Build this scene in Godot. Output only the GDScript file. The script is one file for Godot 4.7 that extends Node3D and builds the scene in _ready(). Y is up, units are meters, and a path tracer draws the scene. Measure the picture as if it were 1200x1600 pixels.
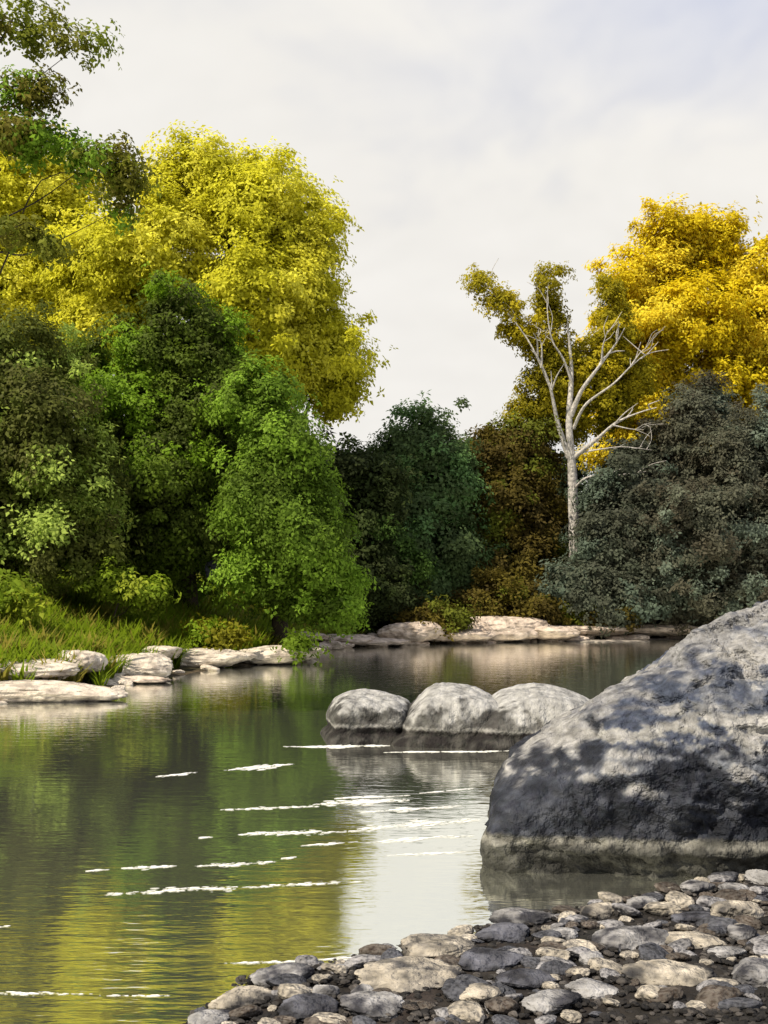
extends Node3D

# A river bend: gravel bar and boulder in front, slabs and grass on the left bank, autumn trees behind.
const EYE := 1.7
const HALF := 800.0 / 1800.0          # tangent of half the vertical field of view

var rng := RandomNumberGenerator.new()
var wob := FastNoiseLite.new()        # metre-sized unevenness
var cell := FastNoiseLite.new()        # angular blocks
var seam := FastNoiseLite.new()        # the cracks between them
var fine := FastNoiseLite.new()       # decimetre-sized unevenness
var far_bank := PackedVector2Array()
var near_bar := PackedVector2Array()
var used := {}
var leaf_m: StandardMaterial3D
var bark_m: StandardMaterial3D
var pale_bark_m: StandardMaterial3D
var rock_m: StandardMaterial3D
var slab_m: StandardMaterial3D
var boulder_m: StandardMaterial3D
var blade_m: StandardMaterial3D
var foam_glint_m: StandardMaterial3D
var ground_m: StandardMaterial3D
var leaf_meshes := []
var fleck: ArrayMesh
var ico := {}


func numbered(n: String) -> String:
	if not used.has(n):
		used[n] = 0
		return n
	used[n] += 1
	return "%s_%03d" % [n, used[n]]


func tag(o: Node3D, label := "", category := "", group := "", kind := "") -> Node3D:
	if label: o.set_meta("label", label)
	if category: o.set_meta("category", category)
	if group: o.set_meta("group", group)
	if kind: o.set_meta("kind", kind)
	return o


func thing(called: String, label: String, category: String, at: Vector3, group := "") -> Node3D:
	var o := Node3D.new()
	o.name = numbered(called)
	add_child(o)
	o.position = at
	tag(o, label, category, group)
	return o


func part(called: String, mesh: Mesh, m: Material, parent: Node3D) -> MeshInstance3D:
	var o := MeshInstance3D.new()
	var n := 0
	for c in parent.get_children():
		if str(c.name) == called or str(c.name).begins_with(called + "_0"): n += 1
	o.name = called if n == 0 else "%s_%03d" % [called, n]
	o.mesh = mesh
	o.material_override = m
	parent.add_child(o, true)
	return o


# ------------------------------------------------------------------ materials

func noise_texture(freq: float, octaves: int, lo: Color, hi: Color, seed_: int, size := 512, kind := FastNoiseLite.TYPE_SIMPLEX_SMOOTH) -> NoiseTexture2D:
	var n := FastNoiseLite.new()
	n.noise_type = kind
	n.frequency = freq
	n.fractal_octaves = octaves
	n.fractal_gain = 0.6
	n.seed = seed_
	var t := NoiseTexture2D.new()
	t.width = size
	t.height = size
	t.seamless = true
	t.noise = n
	var g := Gradient.new()
	g.set_color(0, lo)
	g.set_color(1, hi)
	t.color_ramp = g
	return t


func tinted(rough: float, bump: float, freq: float, lo: float, hi: float, scale_: Vector3, seed_: int) -> StandardMaterial3D:
	var m := StandardMaterial3D.new()
	m.vertex_color_use_as_albedo = true
	m.roughness = rough
	m.metallic_specular = 0.3
	m.albedo_texture = noise_texture(freq, 5, Color(lo, lo, lo), Color(hi, hi, hi), seed_)
	m.heightmap_enabled = true
	m.heightmap_scale = bump
	m.heightmap_texture = noise_texture(freq * 0.8, 6, Color.BLACK, Color.WHITE, seed_ + 7)
	m.uv1_triplanar = true
	m.uv1_world_triplanar = true
	m.uv1_scale = scale_
	return m


func make_materials() -> void:
	leaf_m = StandardMaterial3D.new()
	leaf_m.vertex_color_use_as_albedo = true
	leaf_m.roughness = 0.65
	leaf_m.metallic_specular = 0.25
	leaf_m.backlight_enabled = true
	leaf_m.backlight = Color(0.95, 0.95, 0.95)
	leaf_m.cull_mode = BaseMaterial3D.CULL_DISABLED
	blade_m = leaf_m.duplicate()
	bark_m = tinted(0.9, 3.0, 0.02, 0.7, 1.0, Vector3(1.6, 0.5, 1.6), 21)
	pale_bark_m = tinted(0.8, 3.0, 0.02, 0.5, 1.0, Vector3(1.2, 0.6, 1.2), 31)
	rock_m = tinted(0.82, 7.0, 0.012, 0.5, 1.0, Vector3(0.9, 0.9, 0.9), 41)
	boulder_m = tinted(0.8, 7.0, 0.022, 0.42, 1.0, Vector3(0.8, 0.8, 0.8), 71)
	slab_m = tinted(0.85, 6.0, 0.012, 0.74, 1.0, Vector3(0.7, 1.1, 0.7), 61)
	ground_m = tinted(0.95, 6.0, 0.02, 0.6, 1.0, Vector3(0.5, 0.5, 0.5), 51)
	foam_glint_m = StandardMaterial3D.new()
	foam_glint_m.albedo_color = Color(0.90, 0.90, 0.89)
	foam_glint_m.roughness = 0.5


# ------------------------------------------------------------------ shapes

func tube(pts: Array, radii: Array, tint: Color, sides := 8, seed_ := 0) -> ArrayMesh:
	# a tapered, slightly knotty limb through the points
	var c := Curve3D.new()
	for i in pts.size():
		var a: Vector3 = pts[maxi(i - 1, 0)]
		var b: Vector3 = pts[mini(i + 1, pts.size() - 1)]
		c.add_point(pts[i], (a - b) / 6.0, (b - a) / 6.0)
	var n := pts.size() * 5
	var v := PackedVector3Array()
	var nn := PackedVector3Array()
	var col := PackedColorArray()
	var idx := PackedInt32Array()
	var length := c.get_baked_length()
	var side := Vector3(0.93, 0.1, 0.35)
	for k in n + 1:
		var t := float(k) / n
		var at := c.sample_baked(t * length, true)
		var ahead := (c.sample_baked(minf(t + 0.02, 1.0) * length, true) - c.sample_baked(maxf(t - 0.02, 0.0) * length, true)).normalized()
		side = (side - ahead * side.dot(ahead)).normalized()
		var up := ahead.cross(side)
		var fi := t * (radii.size() - 1)
		var lo := int(minf(fi, radii.size() - 2))
		var r: float = lerpf(radii[lo], radii[lo + 1], fi - lo)
		for s in sides:
			var a := TAU * s / sides
			var out := side * cos(a) + up * sin(a)
			var rr := r * (1.0 + 0.16 * wob.get_noise_3d(at.x * 3.0 + out.x * 2.0 + seed_, at.y * 2.0, out.z * 2.0 + at.z))
			v.append(at + out * rr)
			nn.append(out)
			var g := 1.0 + 0.25 * fine.get_noise_3d(at.x * 3.0 + out.x, at.y * 2.0 + seed_, out.z)
			col.append(Color(tint.r * g, tint.g * g, tint.b * g))
	for k in n:
		for s in sides:
			var a := k * sides + s
			var b := k * sides + (s + 1) % sides
			idx.append_array([a, a + sides, b, b, a + sides, b + sides])
	return arrays(v, nn, col, idx)


func arrays(v: PackedVector3Array, n: PackedVector3Array, c: PackedColorArray, idx: PackedInt32Array) -> ArrayMesh:
	var a := []
	a.resize(Mesh.ARRAY_MAX)
	a[Mesh.ARRAY_VERTEX] = v
	a[Mesh.ARRAY_NORMAL] = n
	if c.size(): a[Mesh.ARRAY_COLOR] = c
	a[Mesh.ARRAY_INDEX] = idx
	var m := ArrayMesh.new()
	m.add_surface_from_arrays(Mesh.PRIMITIVE_TRIANGLES, a)
	return m


func normals_of(v: PackedVector3Array, idx: PackedInt32Array) -> PackedVector3Array:
	var n := PackedVector3Array()
	n.resize(v.size())
	for i in range(0, idx.size(), 3):
		var a := idx[i]
		var b := idx[i + 1]
		var c := idx[i + 2]
		var f := (v[c] - v[a]).cross(v[b] - v[a])
		n[a] += f
		n[b] += f
		n[c] += f
	for i in n.size():
		n[i] = n[i].normalized()
	return n


func icosphere(level: int) -> Array:
	if ico.has(level): return ico[level]
	var v := PackedVector3Array()
	var f := PackedInt32Array()
	if level == 0:
		var t := (1.0 + sqrt(5.0)) / 2.0
		for p in [[-1, t, 0], [1, t, 0], [-1, -t, 0], [1, -t, 0], [0, -1, t], [0, 1, t], [0, -1, -t], [0, 1, -t], [t, 0, -1], [t, 0, 1], [-t, 0, -1], [-t, 0, 1]]:
			v.append(Vector3(p[0], p[1], p[2]).normalized())
		for q in [[0, 11, 5], [0, 5, 1], [0, 1, 7], [0, 7, 10], [0, 10, 11], [1, 5, 9], [5, 11, 4], [11, 10, 2], [10, 7, 6], [7, 1, 8], [3, 9, 4], [3, 4, 2], [3, 2, 6], [3, 6, 8], [3, 8, 9], [4, 9, 5], [2, 4, 11], [6, 2, 10], [8, 6, 7], [9, 8, 1]]:
			f.append_array([q[0], q[2], q[1]])
	else:
		var below := icosphere(level - 1)
		v = below[0].duplicate()
		var o: PackedInt32Array = below[1]
		var mid := {}
		for i in range(0, o.size(), 3):
			var m := [0, 0, 0]
			for e in 3:
				var a := o[i + e]
				var b := o[i + (e + 1) % 3]
				var key := mini(a, b) * 1000000 + maxi(a, b)
				if not mid.has(key):
					mid[key] = v.size()
					v.append((v[a] + v[b]).normalized())
				m[e] = mid[key]
			f.append_array([o[i], m[0], m[2], o[i + 1], m[1], m[0], o[i + 2], m[2], m[1], m[0], m[1], m[2]])
	ico[level] = [v, f]
	return ico[level]


func mixed(a: Color, b: Color, t: float) -> Color:
	return a.lerp(b, clampf(t, 0.0, 1.0))


func stone_mesh(size: Vector3, seed_: int, level: int, light: Color, dark: Color, wet_shade_to := -9.0, at := Vector3.ZERO, turn := 0.0, sharp := 9.0) -> ArrayMesh:
	# a water-worn stone: a ball cut by rounded planes, roughened, its wet or shaded foot darkened in the colour
	var r := RandomNumberGenerator.new()
	r.seed = 900 + seed_
	var cuts := []
	for i in 9:
		var n := Vector3(r.randf_range(-1, 1), r.randf_range(-0.5, 1), r.randf_range(-1, 1)).normalized()
		cuts.append(n / r.randf_range(0.62, 0.95))
	cuts.append(Vector3(r.randf_range(-0.2, 0.2), 1, r.randf_range(-0.2, 0.2)).normalized() / 0.72)
	var s := icosphere(level)
	var v := PackedVector3Array()
	var col := PackedColorArray()
	var off := Vector3(seed_ * 3.7, seed_ * 1.3, -seed_ * 2.1)
	for p in s[0]:
		var g := 1.0
		for c in cuts:
			var q: float = p.dot(c)
			if q > 0.0: g += pow(q, sharp)
		var rad := pow(g, -1.0 / sharp)
		rad *= 1.0 + 0.10 * wob.get_noise_3dv(p * 5.0 + off) + 0.05 * fine.get_noise_3dv(p * 3.0 + off)
		var w: Vector3 = p * rad * size
		v.append(w)
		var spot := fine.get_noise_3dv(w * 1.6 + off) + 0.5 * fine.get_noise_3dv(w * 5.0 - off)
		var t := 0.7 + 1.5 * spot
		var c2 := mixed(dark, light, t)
		if wet_shade_to > -5.0:
			var wet := smoothstep(wet_shade_to + 0.03, wet_shade_to - 0.03, w.y + at.y + 0.05 * spot)  # dark foot: wet at the waterline, painted shade on the shore stones' sides
			c2 = mixed(c2, Color(0.035, 0.035, 0.04), wet * 0.85)
		col.append(c2)
	var n := normals_of(v, s[1])
	return arrays(v, n, col, s[1])


func stone(called: String, label: String, at: Vector3, size: Vector3, turn: float, seed_: int, light: Color, dark: Color, level := 4, group := "", wet := -9.0, category := "stone") -> MeshInstance3D:
	var o := MeshInstance3D.new()
	o.name = numbered(called)
	o.mesh = stone_mesh(size, seed_, level, light, dark, wet, at, turn)
	o.material_override = rock_m
	add_child(o)
	o.position = at
	o.rotation.y = turn
	tag(o, label, category, group)
	return o


# ------------------------------------------------------------------ the lie of the land

func inside_by(poly: PackedVector2Array, p: Vector2) -> float:
	# metres to the water's edge, positive on land
	var best := 1e9
	for i in poly.size() - 1:
		best = minf(best, p.distance_squared_to(Geometry2D.get_closest_point_to_segment(p, poly[i], poly[i + 1])))
	best = sqrt(best)
	return best if Geometry2D.is_point_in_polygon(p, poly) else -best


func steps(s: float, table: Array) -> float:
	for i in table.size() - 1:
		if s < table[i + 1][0]:
			return lerpf(table[i][1], table[i + 1][1], smoothstep(table[i][0], table[i + 1][0], s) * 0.5 + 0.5 * clampf((s - table[i][0]) / (table[i + 1][0] - table[i][0]), 0.0, 1.0))
	return table[-1][1]


func level(z: float) -> float:
	# the river runs level down to an added slope that shifts its reflections, a hand's breadth lower in front of the bar
	var d := -z
	if d > 10.5: return 0.0
	if d > 7.0: return -0.05 * (10.5 - d) * (10.5 - d) / 7.0
	if d > 5.8: return -0.0875 - 0.05 * (7.0 - d)
	if d > 4.6: return -0.1475 - 0.05 * (5.8 - d) + 0.0208333 * (5.8 - d) * (5.8 - d)
	return -0.1775


func height(x: float, z: float) -> float:
	var p := Vector2(x, -z)
	var a := inside_by(far_bank, p)
	var b := inside_by(near_bar, p)
	var n := wob.get_noise_2d(x * 2.0, z * 2.0)
	var ha := steps(a + 0.25 * n, [[-3.0, -0.8], [-0.5, -0.3], [0.0, -0.01], [0.8, 0.06], [1.8, 0.38], [4.0, 1.1], [9.0, 1.6], [60.0, 3.0]])
	var hb := steps(b, [[-3.0, -0.8], [-0.4, -0.13], [0.0, -0.005], [0.3, 0.03], [1.2, 0.09], [3.0, 0.3], [9.0, 1.0], [60.0, 2.5]])
	return maxf(ha + 0.10 * n * clampf(a, 0.0, 1.0), hb + level(z) + 0.025 * fine.get_noise_2d(x * 2.0, z * 2.0))


func make_ground() -> void:
	for p in [[-300, -60], [-60, -30], [-20, -8], [-11, 2], [-7.6, 8], [-6.3, 12], [-5.1, 15.3], [-4.1, 16.5], [-3.6, 19.1], [-2.75, 21.5], [-1.5, 22.7], [-1.7, 26.0], [0.3, 28.3], [3.0, 29.7], [6.8, 30.6], [12, 36], [22, 42], [50, 48], [300, 60], [900, 900], [-900, 900], [-900, -60], [-300, -60]]:
		far_bank.append(Vector2(p[0], p[1]))
	for p in [[300, 40], [50, 32], [25, 24], [14, 18], [8, 12], [5.5, 8], [4.4, 7.5], Vector2(2.32, 6.97), Vector2(1.87, 6.73), Vector2(1.05, 6.33), Vector2(0.5, 6.03), Vector2(0, 5.67), Vector2(-0.6, 5.4), Vector2(-0.81, 4.86), [-1.2, 3.9], [-1.6, 1], [-2.5, -3], [-9, -12], [-40, -30], [-300, -80], [-900, -900], [900, -900], [900, 40], [300, 40]]:
		near_bar.append(p if p is Vector2 else Vector2(p[0], p[1]))
	var n := 230
	var xs := PackedFloat32Array()
	var zs := PackedFloat32Array()
	for i in n + 1:
		var t := 2.0 * i / n - 1.0
		xs.append(1.0 + sinh(t * 5.6) / sinh(5.6) * 800.0 * 0.6 + t * 14.0)
		zs.append(-16.0 + sinh(t * 5.6) / sinh(5.6) * 800.0 * 0.6 + t * 18.0)
	var v := PackedVector3Array()
	var col := PackedColorArray()
	var idx := PackedInt32Array()
	for j in n + 1:
		for i in n + 1:
			var x := xs[i]
			var z := zs[j]
			var y := height(x, z)
			v.append(Vector3(x, y, z))
			var a := inside_by(far_bank, Vector2(x, -z))
			var k := wob.get_noise_2d(x * 3.0 + 50.0, z * 3.0)
			var c := mixed(Color(0.022, 0.021, 0.021), Color(0.05, 0.04, 0.034), 0.5 + k)
			if a > 0.0:
				c = mixed(Color(0.12, 0.09, 0.055), Color(0.04, 0.045, 0.012), a * 1.2 + k)
			col.append(c)
	for j in n:
		for i in n:
			var a := j * (n + 1) + i
			idx.append_array([a, a + 1, a + n + 1, a + 1, a + n + 2, a + n + 1])
	var o := MeshInstance3D.new()
	o.name = "ground"
	o.mesh = arrays(v, normals_of(v, idx), col, idx)
	o.material_override = ground_m
	add_child(o)
	tag(o, "river banks of dark soil, grass and gravel", "", "", "structure")


func make_water() -> Node3D:
	var m := StandardMaterial3D.new()
	m.albedo_color = Color(0.955, 0.96, 0.915)
	m.metallic = 0.97
	m.roughness = 0.04
	m.heightmap_enabled = true
	m.heightmap_scale = 0.15
	m.heightmap_texture = noise_texture(0.012, 4, Color.BLACK, Color.WHITE, 77, 1024)
	m.uv1_triplanar = true
	m.uv1_world_triplanar = true
	m.uv1_scale = Vector3(0.13, 1, 0.55)
	var v := PackedVector3Array()
	var idx := PackedInt32Array()
	var rows := [-300.0, -100.0, -50.0, -30.0, -20.0, -14.0]
	for i in 90: rows.append(-12.0 + i * 0.12)
	rows.append_array([-1.0, 5.0, 40.0, 200.0])
	for z in rows:
		for i in 9: v.append(Vector3(-320.0 + i * 80.0, level(z), z))
	for j in rows.size() - 1:
		for i in 8:
			var a := j * 9 + i
			idx.append_array([a, a + 1, a + 9, a + 1, a + 10, a + 9])
	var st := arrays(v, normals_of(v, idx), PackedColorArray(), idx)
	var o := MeshInstance3D.new()
	o.name = "water"
	o.mesh = st
	o.material_override = m
	add_child(o)
	tag(o, "calm olive green river reflecting the trees and pale sky", "", "", "structure")
	return o


func foam_glint(water: Node3D, a: Vector3, b: Vector3, wide: float, seed_: int) -> void:
	# a drawn-out line of froth and painted sky glints: many flat white flecks, crowded along the middle and straying at the ends
	if fleck == null:
		fleck = stone_mesh(Vector3(1, 0.3, 0.45), 640, 1, Color.WHITE, Color.WHITE)
	var long := a.distance_to(b)
	var across := Vector3(-(b - a).z, 0, (b - a).x).normalized()
	var turn := atan2(-(b - a).z, (b - a).x)
	var where: Array[Transform3D] = []
	var n := int(long * wide * 1150.0 + long * 150.0)
	for i in n:
		var t := rng.randf()
		var env := sqrt(maxf(0.0, sin(PI * t))) * clampf(0.95 + 1.3 * fine.get_noise_2d(t * long * 1.3, seed_ * 7.0), 0.0, 1.3)
		if rng.randf() > env * 1.2: continue
		var p := a.lerp(b, t) + across * wide * (0.5 * wob.get_noise_2d(t * long * 1.5, seed_ * 13.0) + rng.randfn() * 0.19 * env)
		var r := (0.003 + 0.014 * pow(rng.randf(), 2.5)) * (0.5 + 0.5 * env) * clampf(absf(p.z) / 8.0, 0.55, 1.3)
		p.y = level(p.z) + 0.002
		where.append(Transform3D(Basis(Vector3.UP, turn + rng.randfn() * 0.12).scaled_local(Vector3(r * 3.0, r * 0.5, r * 0.9)), p))
	var mm := MultiMesh.new()
	mm.transform_format = MultiMesh.TRANSFORM_3D
	mm.mesh = fleck
	mm.instance_count = where.size()
	for i in where.size(): mm.set_instance_transform(i, where[i])
	var o := MultiMeshInstance3D.new()
	o.name = "foam_glint_streak" if seed_ == 1 else "foam_glint_streak_%03d" % (seed_ - 1)
	o.multimesh = mm
	o.material_override = foam_glint_m
	water.add_child(o, true)
	o.set_meta("kind", "stuff")


# ------------------------------------------------------------------ foliage

func make_leaves() -> void:
	# sprays of seven or so pointed leaves, in a few variants
	for k in 4:
		var v := PackedVector3Array()
		var nn := PackedVector3Array()
		var idx := PackedInt32Array()
		for i in 7:
			var a := TAU * i / 7.0 + rng.randf_range(-0.4, 0.4)
			var from := Vector3(cos(a) * rng.randf_range(0.0, 0.5), rng.randf_range(-0.3, 0.3), sin(a) * rng.randf_range(0.0, 0.5))
			var ahead := Vector3(cos(a), rng.randf_range(-0.7, 0.5), sin(a)).normalized()
			var side := ahead.cross(Vector3(rng.randf_range(-0.5, 0.5), 1, rng.randf_range(-0.5, 0.5))).normalized()
			var up := side.cross(ahead).normalized()
			var flip := up.y < 0.0
			if flip: up = -up
			var long := rng.randf_range(0.55, 0.85)
			var wide := long * rng.randf_range(0.24, 0.34)
			var b := v.size()
			v.append_array([from, from + ahead * long * 0.45 + side * wide + up * 0.05, from + ahead * long - up * 0.12, from + ahead * long * 0.45 - side * wide + up * 0.05])
			for q in 4: nn.append((up + side * [0.0, 0.25, 0.0, -0.25][q]).normalized())
			if flip: idx.append_array([b, b + 1, b + 2, b, b + 2, b + 3])
			else: idx.append_array([b, b + 2, b + 1, b, b + 3, b + 2])
		leaf_meshes.append(arrays(v, nn, PackedColorArray(), idx))


func crown(parent: Node3D, called: String, lobes: Array, pal: Array, leaf: float, dens: float, clump := 0.42, per := 38, mesh_no := 0, droop := 0.0) -> MultiMeshInstance3D:
	var where: Array[Transform3D] = []
	var tint := PackedColorArray()
	var base := parent.position
	for L in lobes:
		var c := Vector3(L[0], L[1], L[2])
		var r := Vector3(L[3], L[4], L[5])
		var area := 4.0 * PI * (r.x * r.y + r.y * r.z + r.x * r.z) / 3.0
		var n := int(dens * area / (clump * clump * 1.7)) + 3
		for i in n:
			var d := Vector3(rng.randfn(), rng.randfn(), rng.randfn()).normalized()
			var stray := rng.randf() < 0.13
			if not stray and fine.get_noise_3dv((c + d * r) * 0.35) > 0.22: continue
			var at := c + d * r * (rng.randf_range(1.0, 1.28) if stray else rng.randf_range(0.5, 1.02)) * (1.0 + 0.6 * wob.get_noise_3dv((c + d * r) * 1.6) + 0.35 * wob.get_noise_3dv((c + d * r) * 0.7 + Vector3(0, 70, 0)))
			var cr := clump * (rng.randf_range(0.3, 0.6) if stray else rng.randf_range(0.5, 1.45))
			# a whole spray is greener, paler or browner than its neighbours
			var t := rng.randf()
			var pc: Color = pal[0].lerp(pal[1], t)
			if pal.size() > 2 and wob.get_noise_3dv(at * 0.8 + Vector3(40, 0, 0)) + rng.randf_range(-0.25, 0.25) > 0.18:
				pc = pal[2]
			var m := int(per * cr * cr / (clump * clump)) + 4
			for k in m:
				var e := Vector3(rng.randfn(), rng.randfn() * 0.75, rng.randfn()) * cr * 0.52
				e.y -= droop * cr * (e.x * e.x + e.z * e.z) / (cr * cr)
				var p := at + e
				var up := (d * 0.7 + e.normalized() * 0.6 + Vector3(0, 0.6, 0) + Vector3(rng.randfn(), rng.randfn(), rng.randfn()) * 0.28).normalized()
				var x := up.cross(Vector3(rng.randf_range(-1, 1), rng.randf_range(-1, 1), rng.randf_range(-1, 1)).normalized()).normalized()
				var s := leaf * rng.randf_range(0.55, 1.45)
				where.append(Transform3D(Basis(x * s, up * s, x.cross(up) * s), p - base))
				var g := rng.randf_range(0.8, 1.2)
				tint.append(Color(pc.r * g, pc.g * g, pc.b * g))
	var mm := MultiMesh.new()
	mm.transform_format = MultiMesh.TRANSFORM_3D
	mm.use_colors = true
	mm.mesh = leaf_meshes[mesh_no % 4]
	mm.instance_count = where.size()
	for i in where.size():
		mm.set_instance_transform(i, where[i])
		mm.set_instance_color(i, tint[i])
	var o := MultiMeshInstance3D.new()
	o.name = called
	o.multimesh = mm
	o.material_override = leaf_m
	parent.add_child(o, true)
	o.set_meta("kind", "stuff")
	return o


func tree(called: String, label: String, category: String, group: String, x: float, z: float, trunk_r: float, lobes: Array, pal: Array, leaf := 0.17, dens := 1.0, clump := 0.42, per := 38, droop := 0.0, bark := Color(0.07, 0.055, 0.04)) -> Node3D:
	rng.seed = hash(label)
	var y := height(x, z) - 0.05
	var o := thing(called, label, category, Vector3(x, y, z), group)
	var top := Vector3.ZERO
	var mid := Vector3.ZERO
	for L in lobes:
		var c := Vector3(L[0], L[1], L[2])
		mid += c / lobes.size()
		if c.y > top.y or top == Vector3.ZERO: top = c
	top -= o.position
	mid -= o.position
	var n: int = used[called] * 3 + called.length()
	part("trunk", tube([Vector3(0, -0.2, 0), Vector3(mid.x * 0.15, mid.y * 0.4, mid.z * 0.2), Vector3(mid.x * 0.7, maxf(mid.y, top.y * 0.6), mid.z * 0.7), top], [trunk_r * 1.25, trunk_r * 0.9, trunk_r * 0.55, trunk_r * 0.15], bark, 9, n), bark_m, o)
	for L in lobes:
		var e := Vector3(L[0], L[1], L[2]) - o.position
		if e.distance_to(top) < 0.1: continue
		var from := Vector3(mid.x * 0.3, clampf(e.y * 0.55, 0.1, mid.y), mid.z * 0.3)
		var bend := from.distance_to(e) * 0.09
		var path := [from]
		for k in [0.3, 0.5, 0.75]: path.append(from.lerp(e, k) + Vector3(rng.randfn() * bend, 0.10 * from.distance_to(e) + rng.randfn() * bend, rng.randfn() * bend))
		path.append(e)
		part("limb", tube(path, [trunk_r * 0.4, trunk_r * 0.28, trunk_r * 0.18, trunk_r * 0.06], bark, 6, n), bark_m, o)
	crown(o, "crown", lobes, pal, leaf, dens, clump, per, n, droop)
	return o


func grass(called: String, label: String, count: int, spots: Callable, tall: float, pal: Array) -> void:
	var v := PackedVector3Array()
	var nn := PackedVector3Array()
	var idx := PackedInt32Array()
	for i in 11:
		var a := rng.randf_range(0, TAU)
		var lean := rng.randf_range(0.15, 0.75)
		var out := Vector3(cos(a), 0, sin(a))
		var side := Vector3(-sin(a), 0, cos(a)) * 0.05
		var from := out * rng.randf_range(0, 0.18)
		var hh := rng.randf_range(0.6, 1.0)
		var b := v.size()
		v.append_array([from - side, from + side, from + out * lean * 0.4 + Vector3(0, hh * 0.6, 0) - side * 0.7, from + out * lean * 0.4 + Vector3(0, hh * 0.6, 0) + side * 0.7, from + out * lean + Vector3(0, hh * 0.95, 0)])
		for q in 5: nn.append((out * 0.5 + Vector3(0, 0.9, 0)).normalized())
		idx.append_array([b, b + 2, b + 1, b + 1, b + 2, b + 3, b + 2, b + 4, b + 3])
	var where: Array[Transform3D] = []
	var tint := PackedColorArray()
	while where.size() < count:
		var p: Vector3 = spots.call()
		if p.y < -5.0: continue
		var s := tall * rng.randf_range(0.5, 1.3)
		where.append(Transform3D(Basis(Vector3.UP, rng.randf_range(0, TAU)).scaled(Vector3(s, s, s)), p))
		var c: Color = pal[0].lerp(pal[1], clampf(0.5 + wob.get_noise_2d(p.x * 4.0, p.z * 4.0) + rng.randf_range(-0.3, 0.3), 0, 1))
		if pal.size() > 2 and wob.get_noise_2d(p.x * 3.0 + 90.0, p.z * 3.0) > 0.25: c = pal[2]
		tint.append(c)
	var mm := MultiMesh.new()
	mm.transform_format = MultiMesh.TRANSFORM_3D
	mm.use_colors = true
	mm.mesh = arrays(v, nn, PackedColorArray(), idx)
	mm.instance_count = count
	for i in count:
		mm.set_instance_transform(i, where[i])
		mm.set_instance_color(i, tint[i])
	var o := MultiMeshInstance3D.new()
	o.name = called
	o.multimesh = mm
	o.material_override = blade_m
	add_child(o)
	tag(o, label, "grass", "", "stuff")


# ------------------------------------------------------------------ the big rocks

func boulder_mesh(centre: Vector3, planes: Array, sharp: float, level: int, seed_: int, detail: Callable, paint: Callable) -> ArrayMesh:
	# a rounded block: planes given as [normal, distance from the centre]
	var s := icosphere(level)
	var v := PackedVector3Array()
	var col := PackedColorArray()
	var ps := []
	for q in planes:
		ps.append((q[0] as Vector3).normalized() / q[1])
	for p in s[0]:
		var g := 0.0
		for c in ps:
			var q: float = p.dot(c)
			if q > 0.0: g += pow(q, sharp)
		var w: Vector3 = p * pow(g, -1.0 / sharp)
		w += p * detail.call(w + centre, p)
		v.append(w)
		col.append(paint.call(w + centre))
	return arrays(v, normals_of(v, s[1]), col, s[1])


func big_rock_detail(w: Vector3, p: Vector3) -> float:
	var n := wob.get_noise_3dv(w * 1.3)
	var out := 0.11 * n + 0.05 * wob.get_noise_3dv(w * 3.2 + Vector3(9, 0, 0)) + 0.04 * fine.get_noise_3dv(w * 1.6) + 0.014 * fine.get_noise_3dv(w * 5.0)
	out -= 0.05 * absf(fine.get_noise_3dv(w * 0.7 + Vector3(0, 30, 0)))
	var e := Vector3(w.x * 0.9 - w.y * 0.5, w.y * 2.2 + w.x * 0.5, w.z * 0.9)
	out += 0.024 * cell.get_noise_3dv(e * 0.9) + 0.010 * cell.get_noise_3dv(e * 2.7)
	out -= 0.035 * smoothstep(-0.93, -1.0, seam.get_noise_3dv(e * 0.9)) * smoothstep(-0.1, 0.2, wob.get_noise_3dv(w * 0.9))
	var y := w.y + 0.09 + 0.03 * wob.get_noise_2d(w.x * 2.0, w.z * 2.0)
	out -= 0.06 * smoothstep(0.75, 1.15, w.x) * exp(-pow((y - 0.30) / 0.12, 2.0))                       # undercut by the river
	out += smoothstep(0.75, 1.15, w.x) * (0.035 * smoothstep(0.19, 0.15, y) - 0.05 * smoothstep(0.13, 0.10, y))                                # shelf at the water
	# bedding cracks running back into the rock
	var yc := w.y - 0.16 * (w.x - 2.0) + 0.16 * wob.get_noise_2d(w.x * 1.5, w.z * 1.5 + 30.0)
	for c in [0.70, 1.02]:
		out -= 0.055 * exp(-pow((yc - c) / 0.022, 2.0)) * smoothstep(-0.1, 0.15, wob.get_noise_2d(w.x * 1.1 + c * 50.0, w.z))
	return out


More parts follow.
